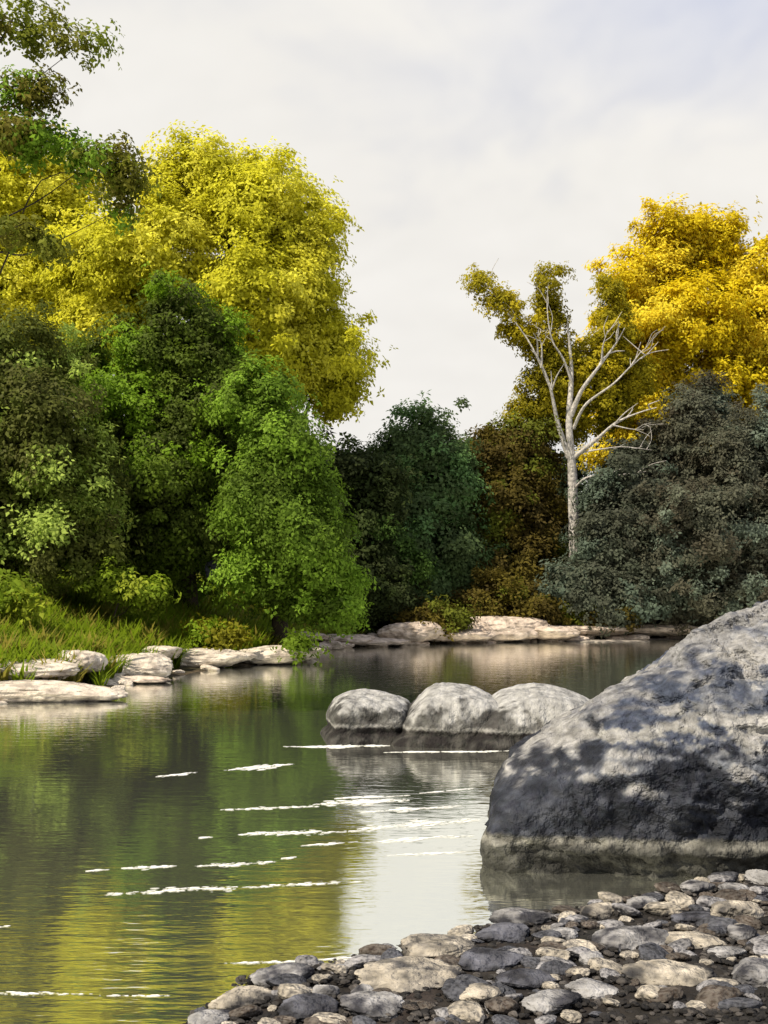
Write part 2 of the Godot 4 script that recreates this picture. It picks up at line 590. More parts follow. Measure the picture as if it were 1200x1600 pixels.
func big_rock_paint(w: Vector3) -> Color:
	var e := Vector3(w.x * 0.9 - w.y * 0.5, w.y * 2.2 + w.x * 0.5, w.z * 0.9)
	var a := 1.6 * fine.get_noise_3dv(e * 0.55 + Vector3(5, 5, 5)) + 1.3 * fine.get_noise_3dv(e * 2.0) + 0.25 * cell.get_noise_3dv(e * 3.1)
	var b := 1.5 * wob.get_noise_3dv(w * 1.7 + Vector3(60, 0, 0))
	var y := w.y + 0.09
	var c := mixed(Color(0.085, 0.102, 0.155), Color(0.28, 0.305, 0.365), 0.5 + 1.1 * a + 0.4 * b)
	# lichen-pale patches round the middle
	var pale := exp(-pow((y - 0.88 - 0.10 * b - 0.08 * (w.x - 2.0)) / 0.15, 2.0)) * smoothstep(-0.25, 0.08, a + 0.4 * b)
	c = mixed(c, Color(0.47, 0.46, 0.43), 0.9 * pale)
	# flecks, and the rim light along the crest painted pale
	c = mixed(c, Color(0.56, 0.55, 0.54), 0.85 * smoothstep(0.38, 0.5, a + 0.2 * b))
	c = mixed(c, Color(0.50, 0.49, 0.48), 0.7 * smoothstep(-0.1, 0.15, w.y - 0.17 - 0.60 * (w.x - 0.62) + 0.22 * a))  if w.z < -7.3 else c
	# darker from the middle down, blotched at its upper edge
	var dark := smoothstep(0.74, 0.62, y + 0.17 * a + 0.16 * b - 0.05 * (w.x - 2.0))
	c = mixed(c, mixed(Color(0.022, 0.025, 0.036), Color(0.066, 0.074, 0.10), 0.5 + a), 0.95 * dark)
	var shelf := smoothstep(0.225, 0.21, y + 0.012 * a)
	c = mixed(c, mixed(Color(0.09, 0.09, 0.08), Color(0.36, 0.35, 0.31), 0.6 + 0.9 * a), shelf)  # lit ledge painted as a pale band
	return mixed(c, mixed(Color(0.05, 0.05, 0.046), Color(0.13, 0.13, 0.115), 0.45 + a), smoothstep(0.18, 0.165, y + 0.012 * a))


func river_rock_detail(w: Vector3, p: Vector3) -> float:
	var e := Vector3(w.x * 1.2, w.y * 2.4 + w.x * 0.4, w.z * 1.2)
	var out := 0.035 * wob.get_noise_3dv(w * 2.0) + 0.012 * fine.get_noise_3dv(w * 2.5) + 0.008 * cell.get_noise_3dv(e * 2.0)
	return out - 0.05 * exp(-pow((w.y - 0.11 - 0.02 * wob.get_noise_2d(w.x * 3.0, w.z)) / 0.045, 2.0))


func river_rock_paint(w: Vector3) -> Color:
	var a := 1.4 * fine.get_noise_3dv(w * 1.3 + Vector3(15, 5, 5)) + 0.9 * fine.get_noise_3dv(w * 4.0)
	var c := mixed(Color(0.075, 0.074, 0.07), Color(0.22, 0.216, 0.205), 0.5 + 0.9 * a)
	c = mixed(c, Color(0.60, 0.595, 0.58), 0.9 * smoothstep(0.27, 0.38, w.y + 0.14 * a))  # sunlit tops painted pale by height, fronts kept darker
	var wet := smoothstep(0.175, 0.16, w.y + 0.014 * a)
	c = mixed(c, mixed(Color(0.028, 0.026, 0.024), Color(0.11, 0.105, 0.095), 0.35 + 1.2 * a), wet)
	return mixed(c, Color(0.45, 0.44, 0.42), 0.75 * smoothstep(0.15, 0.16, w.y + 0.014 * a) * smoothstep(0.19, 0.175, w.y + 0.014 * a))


func big_rock(called: String, label: String, at: Vector3, planes: Array, sharp: float, level: int, seed_: int, big: bool) -> void:
	var o := MeshInstance3D.new()
	o.name = numbered(called)
	o.position = at
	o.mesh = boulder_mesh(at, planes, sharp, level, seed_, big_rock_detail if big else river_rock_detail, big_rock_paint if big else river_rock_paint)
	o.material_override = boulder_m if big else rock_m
	add_child(o)
	tag(o, label, "boulder" if big else "rock", "" if big else "rounded rocks standing in midstream")


func beside(at: Vector3, named: Array) -> String:
	# which named stone it lies nearest to, and on which side of it
	var best: Array = named[0]
	for q in named:
		if at.distance_squared_to(q[0]) < at.distance_squared_to(best[0]): best = q
	var d: Vector3 = at - best[0]
	var side := ("left of" if d.x < 0.0 else "right of") if absf(d.x) > absf(d.z) else ("behind" if d.z < 0.0 else "before")
	return "%s the %s" % [side, best[1]]


func make_sky() -> Sky:
	# high thin cloud over pale blue; the blue shows more towards the upper right
	var w := 1536
	var h := 768
	var im := Image.create(w, h, false, Image.FORMAT_RGBF)
	var n := FastNoiseLite.new()
	n.seed = 5
	n.frequency = 1.0
	n.fractal_octaves = 5
	n.fractal_gain = 0.55
	for j in h:
		var el := (0.5 - (j + 0.5) / h) * PI
		var up := sin(el)
		for i in w:
			if up < -0.03:
				im.set_pixel(i, j, Color(0.45, 0.45, 0.42))
				continue
			var az := (i + 0.5) / w * TAU
			var d := Vector3(sin(az) * cos(el), up, cos(az) * cos(el))
			var k := 1.0 / (maxf(up, 0.0) + 0.35)
			var q := Vector3(d.x * k * 1.1, up * 1.4, d.z * k * 1.1)
			var a := n.get_noise_3dv(q * 1.0)
			var b := n.get_noise_3dv(Vector3(q.x * 7.0 + a * 2.0, up * 3.0 - q.x * 3.0, q.z * 7.0))
			var cover := clampf(1.1 - 0.5 * smoothstep(0.22, 0.8, up) - 0.55 * smoothstep(-0.05, 0.35, d.x) * smoothstep(0.27, 0.45, up) + 0.28 * a + 0.09 * b + 0.10 * b, 0.0, 1.0)
			var blue := Color(0.42, 0.47, 0.64)
			var white := Color(0.71, 0.69, 0.655)
			var c := blue.lerp(white, cover)
			var g := 1.0 + 0.05 * b + 0.03 * a
			im.set_pixel(i, j, Color(c.r * g, c.g * g, c.b * g))
	var m := PanoramaSkyMaterial.new()
	m.panorama = ImageTexture.create_from_image(im)
	var s := Sky.new()
	s.sky_material = m
	return s


func _ready() -> void:
	var cam := Camera3D.new()
	cam.name = "camera"
	cam.position = Vector3(0, EYE, 0)
	cam.near = 0.1
	cam.far = 3000.0
	cam.projection = Camera3D.PROJECTION_FRUSTUM
	cam.size = 2.0 * HALF * cam.near
	cam.frustum_offset = Vector2(0, 100.0 / 1800.0 * cam.near)
	add_child(cam)
	cam.current = true

	var env := Environment.new()
	env.background_mode = Environment.BG_SKY
	env.sky = make_sky()
	env.tonemap_mode = Environment.TONE_MAPPER_LINEAR
	env.tonemap_exposure = 1.25
	env.sdfgi_enabled = true
	env.ssao_enabled = true
	env.ssil_enabled = true
	var we := WorldEnvironment.new()
	we.name = "world_environment"
	we.environment = env
	add_child(we)

	var sun := DirectionalLight3D.new()
	sun.name = "sun"
	sun.light_energy = 1.6
	sun.light_color = Color(1.0, 0.95, 0.86)
	sun.light_angular_distance = 0.6
	sun.shadow_enabled = true
	add_child(sun)
	sun.look_at_from_position(Vector3.ZERO, -Vector3(-0.62, 1.1, 0.42), Vector3.UP)

	rng.seed = 4321
	wob.seed = 3
	wob.frequency = 0.5
	wob.fractal_octaves = 3
	fine.seed = 8
	fine.frequency = 2.2
	fine.fractal_octaves = 4
	for q in [cell, seam]:
		q.noise_type = FastNoiseLite.TYPE_CELLULAR
		q.seed = 12
		q.frequency = 1.0
		q.fractal_type = FastNoiseLite.FRACTAL_NONE
		q.domain_warp_enabled = true
		q.domain_warp_amplitude = 0.5
		q.domain_warp_frequency = 0.8
	cell.cellular_return_type = FastNoiseLite.RETURN_CELL_VALUE
	seam.cellular_return_type = FastNoiseLite.RETURN_DISTANCE2_SUB
	make_materials()
	make_leaves()
	make_ground()
	var water := make_water()

	# --- the great boulder and the rocks in midstream
	big_rock("boulder", "huge grey boulder sloping up to the right, dark above the water", Vector3(2.9, 0.35, -8.4), [
		[Vector3(-0.48, 0.87, -0.18), 1.05], [Vector3(-0.36, 0.88, 0.4), 1.28], [Vector3(-0.12, 0.42, 0.9), 1.58], [Vector3(-0.05, -0.1, 1), 1.64], [Vector3(-1, 0.03, -0.22), 1.99], [Vector3(-0.8, 0.1, -0.6), 2.4],
		[Vector3(-0.2, 1, -0.15), 1.14], [Vector3(0.8, 0.6, 0.1), 1.9], [Vector3(1, 0, 0.1), 2.4], [Vector3(0, 0.3, -1), 1.7], [Vector3(0, -1, 0), 1.1]], 22.0, 7, 1, true)
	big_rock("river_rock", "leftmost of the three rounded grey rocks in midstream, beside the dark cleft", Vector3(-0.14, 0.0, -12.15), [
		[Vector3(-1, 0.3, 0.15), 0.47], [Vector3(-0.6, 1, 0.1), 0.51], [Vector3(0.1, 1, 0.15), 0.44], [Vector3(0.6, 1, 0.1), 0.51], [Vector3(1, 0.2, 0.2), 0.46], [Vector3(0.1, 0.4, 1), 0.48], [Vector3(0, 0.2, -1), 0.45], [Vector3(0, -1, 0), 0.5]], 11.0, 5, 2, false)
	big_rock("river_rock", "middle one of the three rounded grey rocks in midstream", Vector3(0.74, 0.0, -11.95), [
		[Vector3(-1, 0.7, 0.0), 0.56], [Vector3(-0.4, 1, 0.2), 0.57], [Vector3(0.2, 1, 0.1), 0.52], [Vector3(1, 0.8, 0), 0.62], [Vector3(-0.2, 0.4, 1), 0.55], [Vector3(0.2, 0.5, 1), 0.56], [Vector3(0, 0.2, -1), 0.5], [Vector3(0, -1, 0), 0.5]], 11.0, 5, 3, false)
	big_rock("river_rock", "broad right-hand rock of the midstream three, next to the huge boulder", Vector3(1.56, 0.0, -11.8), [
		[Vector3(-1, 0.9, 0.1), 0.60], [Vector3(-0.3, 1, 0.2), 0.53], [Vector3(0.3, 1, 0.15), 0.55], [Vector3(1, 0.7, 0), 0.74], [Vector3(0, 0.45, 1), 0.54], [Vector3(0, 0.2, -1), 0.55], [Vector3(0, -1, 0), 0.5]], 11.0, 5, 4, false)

	# --- slabs along the far waterline
	var warm := Color(0.82, 0.73, 0.61)
	var warm_dark := Color(0.42, 0.36, 0.30)
	var pink := Color(0.78, 0.65, 0.54)
	var pink_dark := Color(0.36, 0.29, 0.23)
	var named := []
	for s in [
		["grey topped slab lying furthest left on the grassy bank", Vector3(-5.32, 0.34, -16.8), 0.55, 0.15, 0.45, 0.1, 0],
		["long cream slab low at the water, leftmost on bank", Vector3(-4.81, 0.11, -15.9), 0.78, 0.15, 0.42, -0.06, 0],
		["upright cream block between leftmost slab and the dark gap", Vector3(-4.73, 0.36, -17.8), 0.26, 0.20, 0.3, 0.3, 0],
		["thick cream block just right of the dark gap", Vector3(-4.16, 0.21, -19.2), 0.52, 0.22, 0.4, 0.1, 0],
		["small pale stone above the thick cream block", Vector3(-3.97, 0.34, -20.4), 0.24, 0.13, 0.25, 0.5, 0],
		["long undercut cream slab beneath the mossy clump", Vector3(-3.37, 0.21, -21.3), 0.66, 0.17, 0.4, -0.05, 0],
		["cream slab at the tip of the grassy point", Vector3(-2.04, 0.18, -22.4), 0.56, 0.17, 0.42, 0.0, 0],
		["thin low slab awash before the thick cream block", Vector3(-4.02, 0.05, -18.3), 0.42, 0.06, 0.2, 0.0, 1],
		["flat pinkish stone at the back of the little cove", Vector3(-2.22, 0.29, -27), 0.55, 0.12, 0.4, 0.1, 1],
		["pinkish stone standing right of the little cove", Vector3(-1.07, 0.2, -27.6), 0.5, 0.15, 0.4, 0.2, 1],
		["low pink slab at the water under the dark hollow", Vector3(-0.23, 0.12, -27.9), 0.5, 0.11, 0.35, 0.0, 1],
		["ragged pink rock beneath the black gap", Vector3(0.64, 0.35, -28.6), 0.55, 0.3, 0.4, 0.3, 1],
		["long pink ledge left of the highest pink mound", Vector3(1.78, 0.24, -29.2), 0.75, 0.21, 0.45, 0.05, 1],
		["highest pink mound of rubble on the far bank", Vector3(3.06, 0.38, -29.8), 0.75, 0.38, 0.5, 0.1, 1],
		["pink stone sloping down right of the highest mound", Vector3(4.17, 0.27, -30), 0.62, 0.22, 0.4, -0.2, 1],
		["low pink ledge below the white-barked tree", Vector3(5.44, 0.27, -30.6), 0.75, 0.18, 0.4, 0.1, 1],
		["pale flat slab in the water below the white-barked tree", Vector3(5.75, -0.02, -30), 0.82, 0.07, 0.5, 0.0, 0],
		["dull pink ledge nearest the boulder on the far bank", Vector3(7.37, 0.26, -31.6), 0.95, 0.19, 0.45, -0.15, 1],
		["small flat slab awash left of the boulder's slope", Vector3(7.41, -0.02, -31), 0.42, 0.05, 0.3, 0.0, 1],
		["dark slate rock half hidden under the left trees", Vector3(-3.47, 1.83, -24.2), 0.24, 0.24, 0.25, 0.3, 2]]:
		named.append([s[1], s[0]])
		var li: Color = [warm, pink, Color(0.10, 0.11, 0.14)][s[6]]
		var da: Color = [warm_dark, pink_dark, Color(0.05, 0.055, 0.07)][s[6]]
		stone("bank_slab" if s[6] < 2 else "dark_rock", s[0], s[1], Vector3(s[2] * 1.75, s[3] * (1.3 if s[1].x < -1.9 else 1.0), s[4] * 1.4), s[5], used.size() * 7 + int(s[1].x * 31.0 + 400.0), li, da, 4, "stones edging the far bank" if s[6] < 2 else "", 0.04 if s[6] < 2 else -9.0, "rock").material_override = slab_m

	var bits := []
	for i in 6: bits.append(stone_mesh(Vector3(1.15, 0.42, 0.9), 500 + i, 3, pink if i < 4 else warm, pink_dark if i < 4 else warm_dark, -9.0, Vector3.ZERO, 0.0, 14.0))
	var laid := 0
	while laid < 120:
		var left := laid >= 95
		var x := rng.randf_range(-5.6, -1.4) if left else rng.randf_range(-1.6, 8.4)
		var z := -rng.randf_range(15.0, 23.0) if left else -rng.randf_range(25.5, 36.0)
		var a := inside_by(far_bank, Vector2(x, -z))
		if a < 0.0 or a > (0.8 if left else 1.3): continue
		var r := rng.randf_range(0.07, 0.2) if left else rng.randf_range(0.1, 0.34)
		var o := MeshInstance3D.new()
		o.name = numbered("bank_stone")
		o.mesh = bits[4 + laid % 2 if left else laid % 4]
		o.material_override = slab_m
		o.position = Vector3(x, height(x, z) + r * 0.15, z)
		o.rotation = Vector3(rng.randf_range(-0.2, 0.2), rng.randf_range(0, TAU), rng.randf_range(-0.2, 0.2))
		o.scale = Vector3(1.3, 1, 1) * r
		add_child(o)
		tag(o, "%s rubble %s" % ["cream" if left else "pink", beside(o.position, named)], "stone", "rubble along the far waterline")
		laid += 1

	# --- trees, far to near
	var meadow := [Color(0.24, 0.34, 0.022), Color(0.17, 0.23, 0.02), Color(0.30, 0.36, 0.03)]
	var gold := [Color(0.76, 0.61, 0.016), Color(0.66, 0.53, 0.014), Color(0.80, 0.66, 0.04)]
	var lemon := [Color(0.69, 0.665, 0.04), Color(0.56, 0.55, 0.03), Color(0.75, 0.72, 0.07)]
	var deep := [Color(0.127, 0.195, 0.016), Color(0.075, 0.098, 0.018), Color(0.184, 0.312, 0.018)]
	var bright := [Color(0.161, 0.273, 0.024), Color(0.109, 0.169, 0.020), Color(0.230, 0.377, 0.035)]
	var olive := [Color(0.138, 0.172, 0.026), Color(0.103, 0.109, 0.026), Color(0.372, 0.484, 0.090)]
	var night := [Color(0.055, 0.081, 0.020), Color(0.041, 0.053, 0.018), Color(0.075, 0.138, 0.026)]
	var teal := [Color(0.125, 0.20, 0.07), Color(0.09, 0.13, 0.05), Color(0.15, 0.27, 0.09)]
	var umber := [Color(0.149, 0.121, 0.018), Color(0.081, 0.060, 0.016), Color(0.149, 0.172, 0.020)]
	var slate := [Color(0.11, 0.13, 0.09), Color(0.08, 0.085, 0.06), Color(0.13, 0.17, 0.125)]
	var ashen := [Color(0.142, 0.155, 0.109), Color(0.081, 0.072, 0.048), Color(0.171, 0.210, 0.157)]

	tree("yellow_tree", "tallest yellow-green tree rising behind the left bank", "tree", "autumn trees behind the banks", -3.7, -30.5, 0.32,
		[[-4.92, 11.95, -30, 1.25, 1.25, 1.25], [-3.45, 11.8, -30.3, 1.01, 1.01, 1.01], [-2.89, 10.78, -29.7, 1.4, 1.16, 1.28], [-2.17, 10.2, -30, 1, 1.33, 1.17], [-1.67, 7.7, -30, 1.2, 1.42, 1.31], [-3.22, 8.47, -29, 1.85, 1.61, 1.73], [-5.39, 9.87, -29.4, 1.63, 1.63, 1.63], [-7.25, 9.53, -30, 1.67, 1.67, 1.67], [-1.33, 6.37, -30, 0.63, 0.75, 0.69], [-2.95, 6.78, -29.5, 1.48, 0.98, 1.23], [-7, 8.03, -30, 1.5, 1, 1.25]], lemon, 0.14, 1.0, 0.42, 60)
	tree("yellow_tree", "yellow-green tree at far left, behind the overhanging boughs", "tree", "autumn trees behind the banks", -11.3, -33.5, 0.3,
		[[-9.9, 12.7, -33, 1.65, 1.47, 1.56], [-12.84, 14.08, -33.5, 1.86, 1.49, 1.67], [-9.03, 10.19, -32.5, 1.62, 1.44, 1.53], [-11, 10.13, -33, 2.02, 1.65, 1.83], [-12.65, 11.78, -33, 2.02, 1.83, 1.92], [-9.9, 8.67, -33, 2.02, 1.1, 1.56]], lemon, 0.14, 0.9, 0.44, 60)
	tree("golden_tree", "broad golden yellow tree at right, behind the white-barked tree", "tree", "autumn trees behind the banks", 11.2, -39.0, 0.4,
		[[9.61, 12.78, -38, 1.27, 0.95, 1.11], [10.96, 12.76, -38.3, 0.85, 1.02, 0.94], [8.66, 11.41, -38, 1.31, 1.16, 1.24], [11.93, 11.73, -38, 1.27, 1.27, 1.27], [9.56, 9.6, -37.4, 2.29, 1.45, 1.87], [12.35, 9.51, -38, 1.69, 1.69, 1.69], [8.13, 9.3, -38, 0.95, 1.48, 1.21], [10.56, 7.61, -38, 2.53, 1.06, 1.79], [13.72, 10.57, -38, 1.9, 1.9, 1.9], [14.76, 8.12, -38.5, 2.14, 1.92, 2.03], [12.24, 7.61, -38, 1.69, 1.27, 1.48], [8.44, 7.82, -38, 1.27, 1.27, 1.27], [8.21, 6.18, -38.4, 1.28, 1.07, 1.17], [9.81, 6.18, -38.4, 1.28, 1.07, 1.17]], gold, 0.16, 1.0, 0.46, 60)
	white_tree()
	tree("dark_tree", "low dark tree in the dip left of the round teal-green tree", "tree", "green trees on the far bank", -0.9, -30.6, 0.16,
		[[-1.17, 4.37, -30, 0.92, 0.92, 0.92], [-0.66, 3.52, -29.8, 1.08, 1.24, 1.16], [-1.17, 2.53, -30, 1.17, 1.25, 1.21], [-0.16, 1.86, -29.6, 1.15, 0.99, 1.07], [-1.31, 1.37, -29.5, 1.15, 0.74, 0.94]], night, 0.15, 1.0, 0.36)
	tree("round_tree", "round teal-green tree at the bottom of the sky gap", "tree", "green trees on the far bank", 1.0, -33.6, 0.18,
		[[0.92, 5.46, -33, 1.1, 0.92, 1.01], [0.18, 4.45, -33, 1.01, 1.1, 1.05], [1.64, 4.24, -32.7, 1.13, 1.36, 1.24], [0.99, 2.78, -32.4, 1.44, 1.35, 1.4], [0.72, 1.52, -32.2, 1.43, 0.89, 1.16], [1.98, 2.06, -32.4, 0.9, 1.08, 0.99]], teal, 0.15, 1.0, 0.38)
	tree("brown_tree", "olive-brown tree between the teal-green tree and white trunk", "tree", "green trees on the far bank", 3.7, -34.6, 0.18,
		[[3.12, 5.38, -34, 0.85, 0.94, 0.9], [4.16, 5.38, -34, 1.04, 0.94, 0.99], [3.45, 3.75, -33.6, 1.21, 1.4, 1.31], [4.22, 3.2, -33.8, 1.03, 1.41, 1.22], [4.24, 1.7, -33.2, 1.29, 1.11, 1.2], [2.97, 1.89, -33.4, 0.89, 1.21, 1.05]], umber, 0.15, 1.0, 0.38)
	tree("grey_green_tree", "grey-green tree at right edge, above the boulder", "tree", "green trees on the far bank", 9.2, -33.0, 0.2,
		[[8.95, 5.94, -33.2, 1.14, 1.14, 1.14], [8.4, 4.69, -33.6, 1.03, 1.21, 1.12], [9.69, 4.69, -31.7, 1.32, 1.32, 1.32], [10.93, 5.26, -32, 1.24, 1.33, 1.29], [8.72, 3.1, -31.4, 1.74, 1.48, 1.61], [10.5, 2.92, -31.5, 1.58, 1.58, 1.58], [7.68, 2.4, -31.4, 1.22, 1.4, 1.31], [9.13, 1.36, -31, 1.89, 0.95, 1.42], [12.27, 3.48, -32, 1.6, 2.13, 1.87]], ashen, 0.125, 1.0, 0.38, 50)
	tree("teal_bush", "bluish green bush in front of the white trunk's foot", "bush", "", 6.2, -31.8, 0.08,
		[[7.23, 4.8, -33.8, 0.9, 0.79, 0.84], [6.47, 3.65, -31.9, 0.97, 1.1, 1.04], [6.11, 2.57, -31.4, 0.84, 0.96, 0.9], [7.02, 2.23, -31.6, 1.05, 1.14, 1.1], [5.2, 1.44, -31.2, 1.04, 0.69, 0.87], [6.37, 1.1, -31, 1.29, 0.6, 0.95]], slate, 0.14, 1.0, 0.34)
	tree("dark_tree", "dark green tree with the pointed top before the yellow tree", "tree", "green trees on the left bank", -4.3, -25.3, 0.22,
		[[-4.38, 7.26, -25, 0.81, 0.81, 0.81], [-5.07, 6.28, -25, 1.04, 0.9, 0.97], [-3.57, 6.32, -25.2, 0.84, 0.98, 0.91], [-4.1, 5.25, -24.6, 1.23, 1.03, 1.13], [-5.56, 5.17, -25, 1.11, 1.11, 1.11], [-4.63, 4.01, -24.5, 1.29, 1.22, 1.26], [-5.83, 3.37, -25, 0.97, 1.11, 1.04], [-4.24, 2.79, -24.6, 1.16, 1.03, 1.09], [-3.58, 4.85, -25.8, 1, 1.15, 1.08], [-3.7, 3.55, -25.6, 1, 1.14, 1.07], [-4.34, 1.98, -25.2, 0.84, 0.67, 0.76], [-5.6, 1.77, -25.2, 0.84, 0.5, 0.67], [-3.63, 2.27, -25.6, 0.71, 0.78, 0.75], [-5.15, 2.38, -24.4, 1.15, 0.7, 0.93], [-6.63, 6.07, -25.4, 0.78, 0.85, 0.81]], deep, 0.12, 1.0, 0.36, 50)
	tree("olive_tree", "shady olive tree at left edge with pale leaf sprays", "tree", "green trees on the left bank", -7.4, -22.6, 0.22,
		[[-7.09, 5.93, -22.4, 1.06, 0.93, 1], [-6.6, 4.63, -22, 1.16, 1.1, 1.13], [-5.87, 3.52, -21.8, 0.85, 0.91, 0.88], [-7.09, 3.17, -22, 1.22, 1.16, 1.19], [-6.15, 2.3, -21.7, 1.08, 0.84, 0.96], [-8.43, 4.88, -22, 1.34, 1.59, 1.47], [-8.31, 2.68, -22, 1.34, 1.34, 1.34]], olive, 0.12, 1.0, 0.36, 50)
	tree("bright_tree", "fresh green drooping tree at the right end of the grassy bank", "tree", "green trees on the left bank", -2.2, -24.2, 0.16,
		[[-2.62, 5.37, -23.6, 0.81, 0.72, 0.77], [-2.1, 4.45, -23.6, 0.89, 0.92, 0.9], [-2.6, 3.52, -23.4, 0.78, 0.91, 0.84], [-1.83, 3.14, -23.5, 0.91, 0.98, 0.95], [-2.06, 2.54, -23.2, 1.01, 0.77, 0.89], [-1.31, 2.22, -23.6, 0.66, 0.79, 0.72], [-2.61, 1.83, -23.5, 0.78, 0.55, 0.67], [-1.84, 1.63, -23.7, 0.82, 0.53, 0.67], [-0.99, 1.5, -23.8, 0.53, 0.45, 0.49]], bright, 0.11, 1.0, 0.33, 48, 0.5)
	tree("overhanging_tree", "near tree leaning in from the left with leafy boughs overhead", "tree", "", -7.6, -13.6, 0.055,
		[[-4.19, 7.98, -13, 0.4, 0.3, 0.35], [-3.85, 7.86, -13.2, 0.29, 0.22, 0.26], [-3.5, 7.64, -13, 0.27, 0.13, 0.2], [-4.08, 7.04, -13, 0.43, 0.23, 0.33], [-4.05, 6.57, -12.8, 0.43, 0.28, 0.36], [-3.61, 6.65, -13, 0.36, 0.22, 0.29], [-3.25, 6.43, -13, 0.33, 0.22, 0.27], [-3, 6.18, -13.1, 0.19, 0.23, 0.21], [-3.04, 5.85, -13.1, 0.15, 0.12, 0.13], [-4.09, 5.48, -12.8, 0.43, 0.1, 0.26], [-3.71, 5.36, -12.8, 0.18, 0.08, 0.13], [-5.42, 7.33, -13, 0.72, 0.65, 0.69], [-5.42, 5.82, -13, 0.65, 0.58, 0.61]], [Color(0.19, 0.24, 0.022), Color(0.17, 0.15, 0.022), Color(0.20, 0.34, 0.028)], 0.085, 0.66, 0.2, 26)

	# --- shrubs along the banks
	for s in [
		["low bright green shrub on the grass at the left edge", [[-6.28, 1.4, -19, 0.42, 0.18, 0.3], [-5.69, 1.23, -18.8, 0.31, 0.1, 0.21]], meadow],
		["leafy green shrub in the grass under the dark pointed tree", [[-5.14, 1.52, -21.5, 0.36, 0.16, 0.26], [-4.46, 1.4, -21.4, 0.42, 0.13, 0.27]], meadow],
		["tawny mossy clump on top of the long undercut slab", [[-3.3, 0.62, -21.6, 0.34, 0.14, 0.24], [-2.82, 0.5, -21.6, 0.29, 0.11, 0.2]], [Color(0.30, 0.28, 0.02), Color(0.20, 0.20, 0.015), Color(0.20, 0.30, 0.015)]],
		["green shrub beneath the fresh green drooping tree", [[-1.56, 1.08, -23.4, 0.62, 0.21, 0.42], [-0.84, 0.98, -23.4, 0.39, 0.21, 0.3]], bright],
		["small green tuft bush on the tip of the grassy point", [[-1.69, 0.37, -22.1, 0.22, 0.12, 0.17]], [Color(0.16, 0.25, 0.02), Color(0.11, 0.17, 0.015)]],
		["dark shrub left of the black gap in the trees", [[-0.64, 0.97, -29, 0.89, 0.52, 0.7], [0.16, 1.14, -29, 0.72, 0.48, 0.6]], night],
		["olive grassy shrub hanging over the ragged pink rock", [[0.97, 0.7, -29, 0.68, 0.35, 0.52], [1.61, 0.6, -29, 0.52, 0.26, 0.39]], umber],
		["olive shrub above the highest pink mound", [[2.72, 0.93, -30.6, 0.71, 0.65, 0.68], [3.66, 0.85, -30.6, 0.85, 0.51, 0.68]], umber],
		["tawny shrub right of the highest pink mound", [[4.82, 0.67, -31, 0.86, 0.41, 0.64], [5.86, 0.63, -31, 0.95, 0.38, 0.66]], umber],
		["dark brown shrub behind the boulder's slope", [[7.64, 0.81, -32, 1.24, 0.64, 0.94], [9.24, 0.99, -32, 1.42, 0.82, 1.12], [11.02, 1.17, -32, 1.42, 0.98, 1.2]], ashen]]:
		var L0: Array = s[1][0]
		tree("shrub", s[0], "shrub", "shrubs along the far waterline", L0[0], L0[2] - 0.1, 0.03, s[1], s[2], 0.12, 1.0, 0.26, 30)
	# the wood behind, one dark mass
	var wood: Array = []
	var r2 := RandomNumberGenerator.new()
	r2.seed = 77
	for i in 64:
		var x := -34.0 + i * 1.25 + r2.randf_range(-0.8, 0.8)
		var d := 44.0 + r2.randf_range(-3.0, 6.0)
		if x < -3.0: d -= 8.0
		var top := r2.randf_range(2.4, 4.4)
		wood.append([x, top, -d, r2.randf_range(1.4, 2.2), r2.randf_range(1.6, 2.4), r2.randf_range(1.3, 2.0)])
		wood.append([x + 0.6, 1.7, -d + 1.0, 1.8, 1.4, 1.4])
	var wood_root := Node3D.new()
	wood_root.name = "woods"
	add_child(wood_root)
	tag(wood_root, "dark wood far behind the bank trees", "woods", "", "stuff")
	crown(wood_root, "foliage", wood, [Color(0.03, 0.055, 0.025), Color(0.026, 0.036, 0.016), Color(0.045, 0.07, 0.04)], 0.24, 0.7, 0.6, 30, 2)

	grass("bank_grass", "bright green grass covering the left bank above the slabs", 26000, func() -> Vector3:
		var x := rng.randf_range(-12.0, -0.8)
		var z := -rng.randf_range(10.0, 31.0)
		var a := inside_by(far_bank, Vector2(x, -z))
		if a < 0.75 + 0.6 * wob.get_noise_2d(x * 3.0, z * 3.0) or a > 10.0: return Vector3(0, -9, 0)
		return Vector3(x, height(x, z) - 0.03, z), 0.5, [Color(0.27, 0.38, 0.02), Color(0.18, 0.26, 0.016), Color(0.36, 0.32, 0.06)])
	grass("far_grass", "olive grass on the far bank among the pink stones", 5000, func() -> Vector3:
		var x := rng.randf_range(-2.0, 16.0)
		var z := -rng.randf_range(26.0, 42.0)
		var a := inside_by(far_bank, Vector2(x, -z))
		if a < 0.8 or a > 5.0: return Vector3(0, -9, 0)
		return Vector3(x, height(x, z) - 0.03, z), 0.36, [Color(0.09, 0.10, 0.012), Color(0.055, 0.06, 0.012), Color(0.14, 0.10, 0.02)])

	shore()

	# --- lines of froth and ripple glints, put in as white flecks
	var k := 0
